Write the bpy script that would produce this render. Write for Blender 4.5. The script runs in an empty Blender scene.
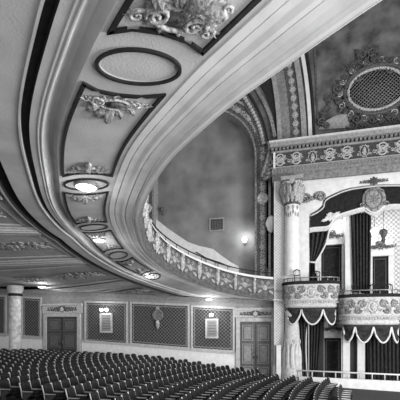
import bpy, bmesh, math, random
from mathutils import Vector
random.seed(7)
SC = bpy.context.scene
COL = SC.collection
PI = math.pi
AL = math.radians(14.04); CA, SA = math.cos(AL), math.sin(AL)
F = 350.0; CY = -25.2; EZ = 3.0

# ------------------------------------------------------------------ geometry of the room
def HH(X, Y):
    w = 1.75 + .06*max(0, -X-1)
    t = min(1, max(0, (-Y-1.2)/9.8))
    return w + (4-w)*t

FL = [(-40, .7), (-26, .4), (-16, .05), (-12, -.0), (-8, -.2), (-4, -.68), (-1, -.95), (8, -1.25), (20, -1.3)]
def floor_z(X):
    for (a, za), (b, zb) in zip(FL, FL[1:]):
        if a <= X <= b: return za + (zb-za)*(X-a)/(b-a)
    return FL[0][1] if X < FL[0][0] else FL[-1][1]

def project(p):
    x, y, z = p[0], p[1]-CY, p[2]-EZ
    xc = CA*x + SA*y; yc = -SA*x + CA*y
    return 200 + F*xc/yc, 325 - F*z/yc, yc

def wx(u, y=0.0):                      # where a sight line meets a vertical plane of the wall
    a = (u-200)/F; m = (y-CY)/(SA*a + CA)
    return CA*a*m - SA*m
def wz(u, v, y=0.0):
    a = (u-200)/F; m = (y-CY)/(SA*a + CA)
    return EZ + (325-v)/F*m

def catmull(pts, step=.05):
    P = [Vector(p) for p in pts]
    P = [2*P[0]-P[1]] + P + [2*P[-1]-P[-2]]
    out = []
    for i in range(1, len(P)-2):
        p0, p1, p2, p3 = P[i-1:i+3]
        n = max(2, int((p2-p1).length/step))
        for k in range(n):
            t = k/n
            out.append(.5*((2*p1) + (p2-p0)*t + (2*p0-5*p1+4*p2-p3)*t*t + (3*p1-p0-3*p2+p3)*t**3))
    out.append(P[-2]); return out

MP = [(3.2, -23.6), (1.6, -22.95), (.3, -22.15), (-1.0, -21.2), (-2.26, -20.19), (-4.05, -18.45), (-5.57, -16.36), (-6.8, -14.4), (-7.7, -12.4),
      (-8.25, -10.6), (-8.45, -8.8), (-8.3, -6.9), (-7.65, -4.9), (-6.5, -3.0), (-5.0, -1.4), (-3.1, -.3), (-1.0, .2), (1.0, .3)]
MC = catmull(MP)
ARC = [0.0]
for a, b in zip(MC, MC[1:]): ARC.append(ARC[-1] + (b-a).length)
TL = ARC[-1]
def m_at(t):
    t = min(max(t, 0), TL-1e-4)
    lo, hi = 0, len(ARC)-1
    while hi-lo > 1:
        m = (lo+hi)//2
        if ARC[m] <= t: lo = m
        else: hi = m
    f = (t-ARC[lo])/(ARC[hi]-ARC[lo])
    return MC[lo].lerp(MC[hi], f)
def ring(t, s, up=0.0):                # t: metres along the balcony, s: metres towards the stage, up: metres above the soffit
    d = m_at(t+.4) - m_at(t-.4); d.normalize()
    n = Vector((d.y, -d.x))            # towards the stage
    p = m_at(t)
    if s > .75:
        g = RO(t); s = .75 + (s-.75)*(g-.75)/(1.85-.75)
    q = p + n*s
    return Vector((q.x, q.y, EZ + HH(q.x, q.y) + up))
SK = .38
def ringk(t, s, up=0.0): return ring(t-SK*s, s, up)
def t_of(pt):
    best = min(range(len(MC)), key=lambda i: (MC[i]-Vector(pt)).length)
    return ARC[best]
def RO(t):
    ks = [(T1, 1.65), (T2, 1.75), (T3, 1.95), (T4, 1.88), (TL, 1.7)]
    if t <= ks[0][0]: return ks[0][1]
    for (a, x), (b, y) in zip(ks, ks[1:]):
        if t <= b: return x + (y-x)*(t-a)/(b-a)
    return ks[-1][1]
T1 = t_of((-2.26, -20.19)); T2 = t_of((-5.57, -16.36)); T3 = t_of((-7.7, -12.4)); T4 = t_of((-8.45, -8.8))
TE = [T1, T2, T3, T4, T4+3.5, T4+7.0]

# ------------------------------------------------------------------ materials (grey, as a silver print)
def nt(name):
    m = bpy.data.materials.new(name); m.use_nodes = True
    t = m.node_tree; b = t.nodes['Principled BSDF']; return m, t, b
def grey(g): return (g, g, g, 1)
def mat(name, lo, hi, scale=4, rough=.75, metal=0, bump=0, bscale=30, detail=4):
    m, t, b = nt(name); N, L = t.nodes, t.links
    tc = N.new('ShaderNodeTexCoord'); ns = N.new('ShaderNodeTexNoise'); cr = N.new('ShaderNodeValToRGB')
    ns.inputs['Scale'].default_value = scale; ns.inputs['Detail'].default_value = detail
    cr.color_ramp.elements[0].color = grey(lo); cr.color_ramp.elements[1].color = grey(hi)
    cr.color_ramp.elements[0].position = .32; cr.color_ramp.elements[1].position = .68
    L.new(tc.outputs['Object'], ns.inputs['Vector']); L.new(ns.outputs['Fac'], cr.inputs['Fac'])
    L.new(cr.outputs['Color'], b.inputs['Base Color'])
    b.inputs['Roughness'].default_value = rough; b.inputs['Metallic'].default_value = metal
    b.inputs['Specular IOR Level'].default_value = .3
    if bump:
        n2 = N.new('ShaderNodeTexNoise'); n2.inputs['Scale'].default_value = bscale
        bp = N.new('ShaderNodeBump'); bp.inputs['Strength'].default_value = bump; bp.inputs['Distance'].default_value = .05
        L.new(tc.outputs['Object'], n2.inputs['Vector']); L.new(n2.outputs['Fac'], bp.inputs['Height']); L.new(bp.outputs['Normal'], b.inputs['Normal'])
    return m
def damask(name, lo, hi, px=.36, pz=.36, thr=.0):
    m, t, b = nt(name); N, L = t.nodes, t.links
    tc = N.new('ShaderNodeTexCoord'); sx = N.new('ShaderNodeSeparateXYZ'); L.new(tc.outputs['Object'], sx.inputs[0])
    def sn(sock, per):
        a = N.new('ShaderNodeMath'); a.operation = 'MULTIPLY'; a.inputs[1].default_value = 2*PI/per; L.new(sock, a.inputs[0])
        c = N.new('ShaderNodeMath'); c.operation = 'SINE'; L.new(a.outputs[0], c.inputs[0]); return c.outputs[0]
    ad = N.new('ShaderNodeMath'); ad.operation = 'ADD'; sb = N.new('ShaderNodeMath'); sb.operation = 'MULTIPLY'
    L.new(sn(sx.outputs['X'], px), sb.inputs[0]); L.new(sn(sx.outputs['Z'], pz), sb.inputs[1])
    ns = N.new('ShaderNodeTexNoise'); ns.inputs['Scale'].default_value = 6; L.new(tc.outputs['Object'], ns.inputs['Vector'])
    L.new(sb.outputs[0], ad.inputs[0]); L.new(ns.outputs['Fac'], ad.inputs[1])
    cr = N.new('ShaderNodeValToRGB'); cr.color_ramp.elements[0].position = .2+thr; cr.color_ramp.elements[1].position = .85+thr
    cr.color_ramp.elements[0].color = grey(lo); cr.color_ramp.elements[1].color = grey(hi)
    L.new(ad.outputs[0], cr.inputs['Fac']); L.new(cr.outputs['Color'], b.inputs['Base Color']); b.inputs['Roughness'].default_value = .8
    return m
def emit(name, g, s):
    m, t, b = nt(name); b.inputs['Base Color'].default_value = grey(.8)
    b.inputs['Emission Color'].default_value = grey(g); b.inputs['Emission Strength'].default_value = s
    return m
M = dict(
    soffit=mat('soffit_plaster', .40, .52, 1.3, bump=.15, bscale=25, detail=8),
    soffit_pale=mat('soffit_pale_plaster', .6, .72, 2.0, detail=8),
    field=mat('panel_field', .3, .4, 3, bump=.1),
    dark=mat('near_black', .008, .02, 8),  # near-black tone of the grooves, linings and rims
    relief=mat('gilded_relief', .12, .6, 16, rough=.5, bump=.3, bscale=40),
    relief_dark=mat('bronze_relief', .015, .12, 14, rough=.45, bump=.3),
    relief_mid=mat('dull_gilt_relief', .06, .3, 12, rough=.5, bump=.3),
    white=mat('white_plaster', .56, .68, 3, bump=.1),
    cream=mat('cream_plaster', .34, .54, 9, bump=.2),
    coping=mat('pale_stone', .4, .56, 4),
    wall_low=mat('painted_wall_grey', .26, .34, 3),
    wall_up=mat('painted_upper_wall', .035, .075, 1.2, detail=10, bump=.2),
    wall_up2=mat('painted_mottled_wall', .025, .17, .8, detail=12, bump=.25),
    alcove=mat('alcove_wall', .12, .22, .7, detail=9),
    trim=mat('grey_moulding', .2, .32, 6),
    trim_pale=mat('pale_moulding', .42, .56, 6),
    velvet=mat('dark_velvet', .006, .02, 5, rough=.95),
    velvet_mid=mat('swag_velvet', .008, .035, 7, rough=.8),
    parapet_face=mat('parapet_ground', .06, .14, 5),
    garland=mat('parapet_garland', .2, .45, 10),
    frieze_ground=mat('frieze_ground', .03, .07, 10),
    architrave=mat('architrave_grey', .12, .24, 7, bump=.2),
    dado=mat('white_dado', .78, .88, 4),
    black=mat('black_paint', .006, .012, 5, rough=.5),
    fringe=mat('fringe_braid', .45, .7, 30),
    wood=mat('door_wood', .035, .08, 9, rough=.45, bump=.2),
    wood_mid=mat('grey_brown_door_wood', .08, .15, 9, rough=.45, bump=.2),
    floor=mat('dark_carpet', .03, .06, 20, rough=.95),
    seat_cloth=mat('seat_leather', .005, .018, 6, rough=.5),
    seat_wood_highlight=mat('seat_wood_highlight', .2, .8, 1.6, rough=.4),  # pale tone puts highlights on the wooden arms and back edges into colour
    iron=mat('seat_iron', .015, .05, 8, rough=.5),
    brass=mat('brass', .15, .3, 8, rough=.3, metal=.6),
    plaque=mat('plaque_panel', .2, .3, 30),
    paper=damask('box_wallpaper', .32, .62, .3, .3),
    damask=damask('wall_damask', .02, .14, .27, .26),
    pier=damask('stencilled_pier', .3, .55, .2, .2),
    lamp=emit('lamp_glass', 1, 5.0), lamp_soft=emit('sconce_glass', 1, .9), glass=mat('grey_glass', .4, .6, 10, rough=.2),
)

# ------------------------------------------------------------------ mesh building
class MB:
    def __init__(s, fn=None): s.v = []; s.f = []; s.fn = fn; s.sm = []
    def add(s, vs, fs, smooth=False):
        o = len(s.v)
        for p in vs:
            p = Vector(p)
            s.v.append(Vector(s.fn(*p)) if s.fn else p)
        for f in fs: s.f.append(tuple(i+o for i in f)); s.sm.append(smooth)
        return s
    def box(s, x0, x1, y0, y1, z0, z1):
        return s.add([(x, y, z) for x in (x0, x1) for y in (y0, y1) for z in (z0, z1)],
                     [(0, 1, 3, 2), (4, 6, 7, 5), (0, 4, 5, 1), (2, 3, 7, 6), (0, 2, 6, 4), (1, 5, 7, 3)])
    def tube(s, pts, r, n=8, cap=True, flat=None):
        P = [Vector(p) for p in pts]; vs = []; fs = []
        up0 = Vector((0, 0, 1))
        for i, p in enumerate(P):
            d = (P[min(i+1, len(P)-1)] - P[max(i-1, 0)])
            if d.length < 1e-9: d = Vector((1, 0, 0))
            d.normalize()
            u = up0 if abs(d.dot(up0)) < .95 else Vector((0, 1, 0))
            a = d.cross(u).normalized(); b = a.cross(d)
            rr = r[i] if isinstance(r, (list, tuple)) else r
            for k in range(n):
                w = 2*PI*k/n
                vs.append(p + a*math.cos(w)*rr + b*math.sin(w)*rr)
        for i in range(len(P)-1):
            for k in range(n): fs.append((i*n+k, i*n+(k+1) % n, (i+1)*n+(k+1) % n, (i+1)*n+k))
        if cap: fs.append(tuple(range(n))[::-1]); fs.append(tuple((len(P)-1)*n+k for k in range(n)))
        return s.add(vs, fs, True)
    def ell(s, c, r, nu=10, nv=6):
        vs = []; fs = []
        for j in range(nv+1):
            th = PI*j/nv
            for k in range(nu):
                w = 2*PI*k/nu
                vs.append((c[0]+r[0]*math.sin(th)*math.cos(w), c[1]+r[1]*math.sin(th)*math.sin(w), c[2]+r[2]*math.cos(th)))
        for j in range(nv):
            for k in range(nu): fs.append((j*nu+k, (j+1)*nu+k, (j+1)*nu+(k+1) % nu, j*nu+(k+1) % nu))
        return s.add(vs, fs, True)
    def lathe(s, prof, c, n=24, a0=0, a1=2*PI):
        vs = []; fs = []; full = abs(a1-a0-2*PI) < 1e-6; m = n if full else n+1
        for (r, z) in prof:
            for k in range(m):
                w = a0+(a1-a0)*k/n; vs.append((c[0]+r*math.cos(w), c[1]+r*math.sin(w), c[2]+z))
        for j in range(len(prof)-1):
            for k in range(n):
                k2 = (k+1) % m; fs.append((j*m+k, j*m+k2, (j+1)*m+k2, (j+1)*m+k))
        return s.add(vs, fs, True)
    def grid(s, fun, us, vs_, smooth=True, closed=False):
        nv = len(vs_); vs = [fun(u, v) for u in us for v in vs_]; fs = []
        nu = len(us)
        for i in range(nu if closed else nu-1):
            for j in range(nv-1): i2 = (i+1) % nu; fs.append((i*nv+j, i2*nv+j, i2*nv+j+1, i*nv+j+1))
        return s.add(vs, fs, smooth)
    def prism(s, poly, y0, y1):             # polygon in x,z pushed along y
        n = len(poly)
        vs = [(x, y0, z) for x, z in poly] + [(x, y1, z) for x, z in poly]
        fs = [tuple(range(n)), tuple(range(2*n-1, n-1, -1))] + [(i, i+n, (i+1) % n+n, (i+1) % n) for i in range(n)]
        return s.add(vs, fs)
    def strip(s, inner, outer, y0, y1):     # band between two x,z polylines, pushed along y
        n = len(inner); vs = []
        for a, b in zip(inner, outer): vs += [(a[0], y0, a[1]), (b[0], y0, b[1]), (b[0], y1, b[1]), (a[0], y1, a[1])]
        fs = []
        for i in range(n-1):
            for k in range(4): fs.append((i*4+k, i*4+(k+1) % 4, (i+1)*4+(k+1) % 4, (i+1)*4+k))
        fs += [(0, 1, 2, 3), tuple((n-1)*4+k for k in (3, 2, 1, 0))]
        return s.add(vs, fs)
    def build(s, name, material, parent=None, clip_y=None, solid=0, origin=None):
        me = bpy.data.meshes.new(name)
        org = Vector(origin) if origin else Vector((0, 0, 0))
        off = parent_off(parent) if parent else Vector((0, 0, 0))
        me.from_pydata([v-org-off for v in s.v], [], s.f); me.update()
        for p, q in zip(me.polygons, s.sm): p.use_smooth = q
        bm = bmesh.new(); bm.from_mesh(me)
        if clip_y is not None:
            bmesh.ops.bisect_plane(bm, geom=bm.verts[:]+bm.edges[:]+bm.faces[:], plane_co=(0, clip_y-off.y-org.y, 0), plane_no=(0, 1, 0), clear_outer=True)
        bmesh.ops.recalc_face_normals(bm, faces=bm.faces); bm.to_mesh(me); bm.free()
        me.materials.append(material)
        o = bpy.data.objects.new(name, me); COL.objects.link(o); o.location = org
        if parent: o.parent = parent
        if solid:
            md = o.modifiers.new('s', 'SOLIDIFY'); md.thickness = solid; md.offset = 1
        return o
def parent_off(p):
    v = Vector((0, 0, 0))
    while p: v = v + Vector(p.location); p = p.parent
    return v
def thing(name, label, cat, loc=(0, 0, 0), group=None):
    o = bpy.data.objects.new(name, None); COL.objects.link(o); o.location = loc; o.empty_display_size = .2
    return tag(o, label, cat, group)
def tag(o, label=None, cat=None, group=None, kind=None):
    if label: o['label'] = label
    if cat: o['category'] = cat
    if group: o['group'] = group
    if kind: o['kind'] = kind
    return o
def struct(o, label=None): return tag(o, label, None, None, 'structure')

# relief ornament drawn in a local plane (a across, b up, h off the surface)
def onto(cx, cb, fn, rot=0, k=1):
    c, s = math.cos(rot), math.sin(rot)
    return lambda a, b, h: fn(cx + k*(a*c-b*s), cb + k*(a*s+b*c), h)
def scroll(m, x, y, r, fl=1, rot=0, th=.16, turns=1.4, fy=1):
    pts = []; rs = []; n = 22; c, s = math.cos(rot), math.sin(rot)
    for i in range(n):
        q = i/(n-1); w = q*turns*2*PI; rr = r*(1-q*.82)
        a = (rr*math.cos(w)-r)*fl; b = rr*math.sin(w)*fy
        pts.append((x+a*c-b*s, y+a*s+b*c, r*.10+th*r*.5)); rs.append(th*r*(1-.55*q)+.004)
    m.tube(pts, rs, 6)
    e = pts[-1]; m.ell(e, (r*.2, r*.2, r*.25), 8, 5)
def leaf(m, x, y, L, rot, w=.35, h=.3):
    c, s = math.cos(rot), math.sin(rot); vs = []; fs = []
    n = 6
    for i in range(n+1):
        q = i/n; ww = L*w*math.sin(PI*min(1, .12+q*.88))**.7*(1-.25*(i % 2)); hh = L*h*math.sin(PI*(.15+.7*q))
        for k, z in ((-1, 0.0), (-.45, hh), (0, hh*.45), (.45, hh), (1, 0.0)):
            a, b = q*L, k*ww*.5
            vs.append((x+a*c-b*s, y+a*s+b*c, z))
    for i in range(n):
        for k in range(4): fs.append((i*5+k, i*5+k+1, i*5+k+6, i*5+k+5))
    m.add(vs, fs, True)
def acanthus(m, x, y, L, rot, fl=1):          # a running branch of scrolls and leaves
    n = 4; c, s = math.cos(rot), math.sin(rot)
    st = []
    for i in range(13):
        q = i/12; a = q*L; b = math.sin(q*2*PI*1.2)*L*.10*fl; st.append((x+a*c-b*s, y+a*s+b*c, .02*L+.012))
    m.tube(st, [L*.03*(1-.6*i/12) for i in range(13)], 6)
    for i in range(n):
        q = (i+.6)/n; a = q*L; sg = fl*(1 if i % 2 else -1); r = L*.13*(1-.4*q)
        px, py = x+a*c-0*s, y+a*s
        scroll(m, px, py, r, 1, rot + sg*.9, .2, 1.3, sg)
        leaf(m, px, py, L*.26*(1-.4*q), rot - sg*.8, .45, .25); leaf(m, px, py, L*.2*(1-.3*q), rot + sg*1.5, .5, .25)
def rosette(m, x, y, r, n=8):
    for k in range(n): leaf(m, x, y, r, 2*PI*k/n, .6, .22)
    m.ell((x, y, r*.12), (r*.25, r*.25, r*.2), 10, 6)
def cartouche(m, x, y, w, h):                 # shield ringed with scrolls
    pts = [(x+w*.5*math.cos(a), y+h*.5*math.sin(a), .05*w) for a in [2*PI*k/24 for k in range(25)]]
    m.tube(pts, .05*w, 6, cap=False)
    for k in range(10):
        a = 2*PI*k/10; leaf(m, x+w*.5*math.cos(a), y+h*.5*math.sin(a), w*.22, a+.4, .6, .3)
    for sg in (-1, 1):
        scroll(m, x+sg*w*.55, y+h*.35, w*.17, sg, 0, .25); scroll(m, x+sg*w*.55, y-h*.3, w*.17, sg, PI, .25, fy=-1)

# ------------------------------------------------------------------ SETTING: floor and lower side wall
XL, XR = -32.0, 11.5
b = MB(); xs = sorted(set([XL, XR] + [q[0] for q in FL if XL < q[0] < XR]))
b.grid(lambda x, y: (x, y, floor_z(x)), xs, [-29, -20, -10, 0.0], False)
struct(b.build('floor', M['floor'], solid=0))
md = bpy.data.objects['floor'].modifiers.new('s', 'SOLIDIFY'); md.thickness = .2; md.offset = -1

wallL = MB().box(XL, -.9, 0, .5, -1.4, 6.3).build('wall_side', M['wall_low']); struct(wallL)
# white dado: top follows the rake of the aisle
def dado_z(x): return 1.0 + .061*(-x-3.8)
GAPS = [(XL, -19.75), (-16.15, -3.45)]
for i, (a, c) in enumerate(GAPS):
    m = MB(); m.prism([(a, floor_z(a)-.1)] + [(x, floor_z(x)-.1) for x, _ in FL if a < x < c] + [(c, floor_z(c)-.1), (c, dado_z(c)-.12), (a, dado_z(a)-.12)], -.08, .02)
    struct(m.build('trim_%d' % (i+1), M['dado']))
    m = MB(); m.prism([(a, dado_z(a)-.13), (c, dado_z(c)-.13), (c, dado_z(c)), (a, dado_z(a))], -.14, .02)
    m.prism([(a, dado_z(a)+.01), (c, dado_z(c)+.01), (c, dado_z(c)+.06), (a, dado_z(a)+.06)], -.07, .02)
    struct(m.build('trim_%d' % (i+5), M['trim_pale']))
# cornice under the ceiling
m = MB(); top = lambda x: EZ + HH(x, 0)
for (d0, d1, yy) in ((-.02, -.16, -.32), (-.16, -.26, -.22), (-.26, -.36, -.12)):
    m.prism([(XL, top(XL)+d0), (-.95, top(-.95)+d0), (-.95, top(-.95)+d1), (XL, top(XL)+d1)], yy, .02)
struct(m.build('trim_3', M['trim']))

# damask wall panels
def quad_frame(m, q, w, y0, y1):
    a, b_, c, d = [Vector(p) for p in q]
    n = [Vector((1, 1)), Vector((-1, 1)), Vector((-1, -1)), Vector((1, -1))]
    o = [a, b_, c, d]; i = [p + k*w for p, k in zip(o, n)]
    o.append(o[0]); i.append(i[0]); m.strip([tuple(p) for p in i], [tuple(p) for p in o], y0, y1)
def wall_panel(u0, u1, v00, v01, v10, v11, label):
    x0, x1 = wx(u0), wx(u1)
    q = [(x0, wz(u0, v01)), (x1, wz(u1, v11)), (x1, wz(u1, v10)), (x0, wz(u0, v00))]
    t = thing('wall_panel', label, 'wall panel', (x0, -.02, q[0][1]), 'damask panels along the side wall')
    MB().prism(q, -.03, 0).build('damask_field', M['damask'], t)
    m = MB(); quad_frame(m, [(q[0][0]-.14, q[0][1]-.14), (q[1][0]+.14, q[1][1]-.14), (q[2][0]+.14, q[2][1]+.14), (q[3][0]-.14, q[3][1]+.14)], .15, -.1, 0)
    m.build('frame', M['trim_pale'], t)
    m = MB(); quad_frame(m, [(q[0][0]+.1, q[0][1]+.1), (q[1][0]-.1, q[1][1]+.1), (q[2][0]-.1, q[2][1]-.1), (q[3][0]+.1, q[3][1]-.1)], .06, -.05, 0)
    m.build('inner_bead', M['trim'], t)
wall_panel(86.5, 126.5, 302.5, 341, 303.5, 343, 'dark damask wall panel with small framed plaque, beside the left double door')
wall_panel(132, 188, 303.5, 343, 306, 347.5, 'widest dark damask wall panel carrying a round mirror sconce')
wall_panel(193, 233, 307, 348, 309, 350.5, 'dark damask wall panel with lit plaque, beside the right double door')
wall_panel(23.5, 40.5, 298, 337, 299, 338, 'narrow dark damask panel between the pale column and left door')
wall_panel(-16, 5.5, 296, 334, 297, 335, 'dark damask panel cut off by the left picture edge')

def panel_plaque(u0, u1, v0, v1, label, lamps):
    x0, x1, z0, z1 = wx(u0), wx(u1), wz(u0, v1), wz(u0, v0)
    t = thing('wall_plaque', label, 'plaque', ((x0+x1)/2, -.12, z0))
    MB().box(x0, x1, -.14, -.06, z0, z1).build('panel', M['plaque'], t)
    m = MB(); quad_frame(m, [(x0-.05, z0-.05), (x1+.05, z0-.05), (x1+.05, z1+.05), (x0-.05, z1+.05)], .12, -.19, -.06); m.build('frame', M['coping'], t)
    m = MB()
    for k in range(5): m.box(x0+.18, x1-.18, -.15, -.13, z0+.25+k*.2, z0+.29+k*.2)
    m.build('lettering_line', M['wood'], t)
    L = thing('picture_light', 'small lit fitting above the plaque beside the %s' % ('left door' if len(lamps) > 1 else 'right door'), 'light', ((x0+x1)/2, -.12, z1+.15))
    m = MB(); m.tube([((x0+x1)/2, -.08, z1+.22), ((x0+x1)/2, -.3, z1+.27)], .035)
    if len(lamps) > 1: m.tube([(wx(lamps[0]), -.3, z1+.27), (wx(lamps[1]), -.3, z1+.27)], .03)
    m.build('bracket', M['brass'], L)
    for lu in lamps: MB().ell((wx(lu), -.33, z1+.32), (.16, .13, .12)).build('shade', M['lamp'], L)
    lamp_point(((x0+x1)/2, -.9, z1+.3), 28)
LIGHTS = []
def lamp_point(loc, e, r=.12): LIGHTS.append((loc, e, r))
panel_plaque(101.5, 112.5, 314, 332, 'pale framed notice plaque under twin lamps, left wall panel', (103.5, 108.5))
panel_plaque(206.5, 218, 319.5, 337.5, 'grey framed plaque under a single lamp, right wall panel', (212.3,))

# round mirror sconce on the middle panel
x, z = wx(158), wz(158, 315)
t = thing('wall_sconce', 'round medallion wall sconce with hanging drop, middle damask panel', 'sconce', (x, -.06, z))
MB().lathe([(0, .0), (.36, .0), (.42, .06), (.36, .12), (.3, .1), (0, .1)], (0, 0, 0)).fn
m = MB(lambda a, b_, h: (x+a, -.03-h, z+b_)); m.lathe([(0, 0), (.4, 0), (.46, .06), (.4, .13), (.32, .09), (0, .09)], (0, 0, 0), 24); m.build('medallion', M['relief_mid'], t)
m = MB(lambda a, b_, h: (x+a, -.1-h, z+b_)); leaf(m, 0, -.35, .75, -PI/2, .5, .2); rosette(m, 0, .5, .2); m.build('drop', M['relief'], t)
m = MB(); m.ell((x, -.22, z-.55), (.1, .1, .14)); m.build('candle_glass', M['glass'], t)

# double doors
def double_door(u0, u1, vt, name_label, wood, overv, idx):
    x0, x1 = wx(u0), wx(u1); zt = wz((u0+u1)/2, vt); zb = floor_z((x0+x1)/2)
    t = thing('double_door', name_label, 'door', ((x0+x1)/2, 0, zb))
    xm = (x0+x1)/2
    for k, (a, c) in enumerate(((x0, xm-.015), (xm+.015, x1))):
        d = MB().box(a, c, -.10, -.02, zb+.02, zt).build('door_leaf', wood, t)
        m = MB(); H = zt-zb
        for (f0, f1) in ((.06, .22), (.27, .62), (.67, .95)):
            quad_frame(m, [(a+.14, zb+H*f0), (c-.14, zb+H*f0), (c-.14, zb+H*f1), (a+.14, zb+H*f1)], .07, -.15, -.1)
            m.box(a+.27, c-.27, -.125, -.1, zb+H*f0+.13, zb+H*f1-.13)
        m.build('panel_moulding', M['wood_mid'] if wood is not M['wood_mid'] else M['trim'], d)
        hx = xm + (-.12 if k == 0 else .12)
        MB().tube([(hx, -.2, zb+H*.36), (hx, -.2, zb+H*.48)], .03).build('handle', M['brass'], d)
    m = MB()
    m.box(x0-.3, x0-.02, -.2, 0, zb, zt+.28); m.box(x1+.02, min(x1+.3, -.62), -.2, 0, zb, zt+.28); m.box(x0-.02, x1+.02, -.2, 0, zt+.03, zt+.28)
    m.build('architrave', M['coping'], t)
    zo = wz((u0+u1)/2, overv); zq = zt+.33
    m = MB(); m.box(x0-.45, min(x1+.45, -.62), -.12, 0, zq, zo); m.box(x0-.5, min(x1+.5, -.62), -.3, 0, zo, zo+.14); m.build('overdoor', M['trim_pale'], t)
    m = MB(lambda a, b_, h: (xm+a, -.13-h*.6, (zq+zo)/2+b_))
    k = (zo-zq)
    cartouche(m, 0, 0, k*.7, k*.7); W = (x1-x0)/2
    acanthus(m, .2, 0, W*.85, 0); acanthus(m, -.2, 0, W*.85, PI, -1); m.build('overdoor_carving', M['relief_dark'], t)
double_door(48, 78, 317, 'dark panelled double door in pale frame, left end of side wall', M['wood'], 305.5, 1)
double_door(240.5, 271, 322, 'grey panelled double door beside the stencilled box pier', M['wood_mid'], 310, 2)

# column under the balcony at left
x, y = wx(15.3, -1.7), -1.7
zc = EZ+HH(x, y); zf = floor_z(x)
t = thing('round_column', 'pale marbled round column under the balcony at far left', 'column', (x, y, zf))
MB().lathe([(.62, 0), (.62, .3), (.54, .4), (.5, .6), (.46, .7)], (x, y, zf)).build('base', M['coping'], t)
mm = mat('column_marble', .42, .8, 3.5, bump=.1)
MB().lathe([(.46, .65), (.45, 2.0), (.43, zc-zf-.9)], (x, y, zf)).build('shaft', mm, t)
MB().lathe([(.46, zc-zf-.92), (.52, zc-zf-.85), (.47, zc-zf-.75), (.47, zc-zf-.45), (.56, zc-zf-.3), (.6, zc-zf-.1), (.6, zc-zf+.1)], (x, y, zf)).build('capital', M['coping'], t)
MB().lathe([(.48, zc-zf-.72), (.53, zc-zf-.6), (.48, zc-zf-.5)], (x, y, zf)).build('band', M['dark'], t)

# ------------------------------------------------------------------ the balcony ring
TS = [i*.3 for i in range(int(TL/.3)+1)] + [TL]
PROF = [(-19, .10), (-2.42, .10), (-2.40, .0), (-2.34, .0), (-2.33, -.06), (-2.26, -.06), (-2.25, .10), (-2.0, .10), (-1.99, 0), (-1.45, 0), (-1.44, -.03), (-1.40, -.03), (-1.39, .12), (-1.25, .12), (-1.24, 0),
        (-1.10, 0), (-1.09, -.018), (-1.07, -.018), (-1.06, 0), (-1.03, 0), (-1.02, -.018), (-1.0, -.018), (-.99, 0), (-.97, .03), (-.93, .12), (-.86, .18), (-.79, .17), (-.73, .09), (-.68, 0),
        (.80, 0), (.81, -.02), (.97, -.03), (.98, .03), (1.0, .03), (1.01, -.02), (1.15, -.03), (1.25, -.07), (1.33, -.08), (1.34, -.01), (1.36, -.01), (1.37, -.07), (1.5, -.10), (1.58, -.13), (1.59, -.06), (1.615, -.06), (1.62, -.10), (1.70, -.11), (1.74, -.16), (1.85, -.18)]
m = MB()
i0 = 0
def prof_strip(k0, k1, matn, name):
    m = MB(); m.grid(lambda t, k: ring(t, PROF[k][0], PROF[k][1]), TS, list(range(k0, k1+1)), False)
    return m.build(name, M[matn], clip_y=-.01)
def idx(s): return next(i for i, q in enumerate(PROF) if abs(q[0]-s) < 1e-6)
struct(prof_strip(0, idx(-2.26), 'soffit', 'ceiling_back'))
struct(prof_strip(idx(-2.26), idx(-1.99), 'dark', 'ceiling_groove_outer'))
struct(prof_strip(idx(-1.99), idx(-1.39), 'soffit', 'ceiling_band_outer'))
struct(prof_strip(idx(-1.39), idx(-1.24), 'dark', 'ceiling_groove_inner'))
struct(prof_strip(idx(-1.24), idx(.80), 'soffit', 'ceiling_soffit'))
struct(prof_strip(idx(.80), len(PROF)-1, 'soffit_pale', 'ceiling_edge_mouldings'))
# rename as the setting wants: ceiling
for o in list(COL.objects):
    if o.name.startswith('ceiling_'): o.name = 'ceiling'

def on_soffit(t0, s0): return lambda a, b_, h: ring(t0+b_, s0+a, -h)   # local relief plane, hanging below the soffit
DN = .012
# dark lined panels between the ovals
def offset_band(m, pts, w, t0):                # closed loop of (s,t) points, band of width w inwards, shallow raised lip
    n = len(pts); cx = sum(p[0] for p in pts)/n; cy = sum(p[1] for p in pts)/n
    for i in range(n):
        p, q = pts[i], pts[(i+1) % n]
        K = 12
        def pt(P, Q, f, d):
            a = P[0]+(Q[0]-P[0])*f; b_ = P[1]+(Q[1]-P[1])*f
            return a, b_
        L = math.hypot(q[0]-p[0], q[1]-p[1]); nx, ny = -(q[1]-p[1])/L, (q[0]-p[0])/L
        if (cx-p[0])*nx + (cy-p[1])*ny < 0: nx, ny = -nx, -ny
        dx, dy = (q[0]-p[0])/L, (q[1]-p[1])/L
        vs = []; fs = []
        for k in range(K+1):
            f = k/K; a, b_ = pt(p, q, f, 0)
            ia = p[0]+nx*w+dx*w + (q[0]-p[0]-2*dx*w)*f; ib = p[1]+ny*w+dy*w + (q[1]-p[1]-2*dy*w)*f
            vs += [tuple(ringk(t0+b_, a, -.0)), tuple(ringk(t0+b_, a, -.04)), tuple(ringk(t0+ib, ia, -.04)), tuple(ringk(t0+ib, ia, -.0))]
        for k in range(K):
            for j in range(3): fs.append((k*4+j, k*4+j+1, (k+1)*4+j+1, (k+1)*4+j))
        m.add(vs, fs)
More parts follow.
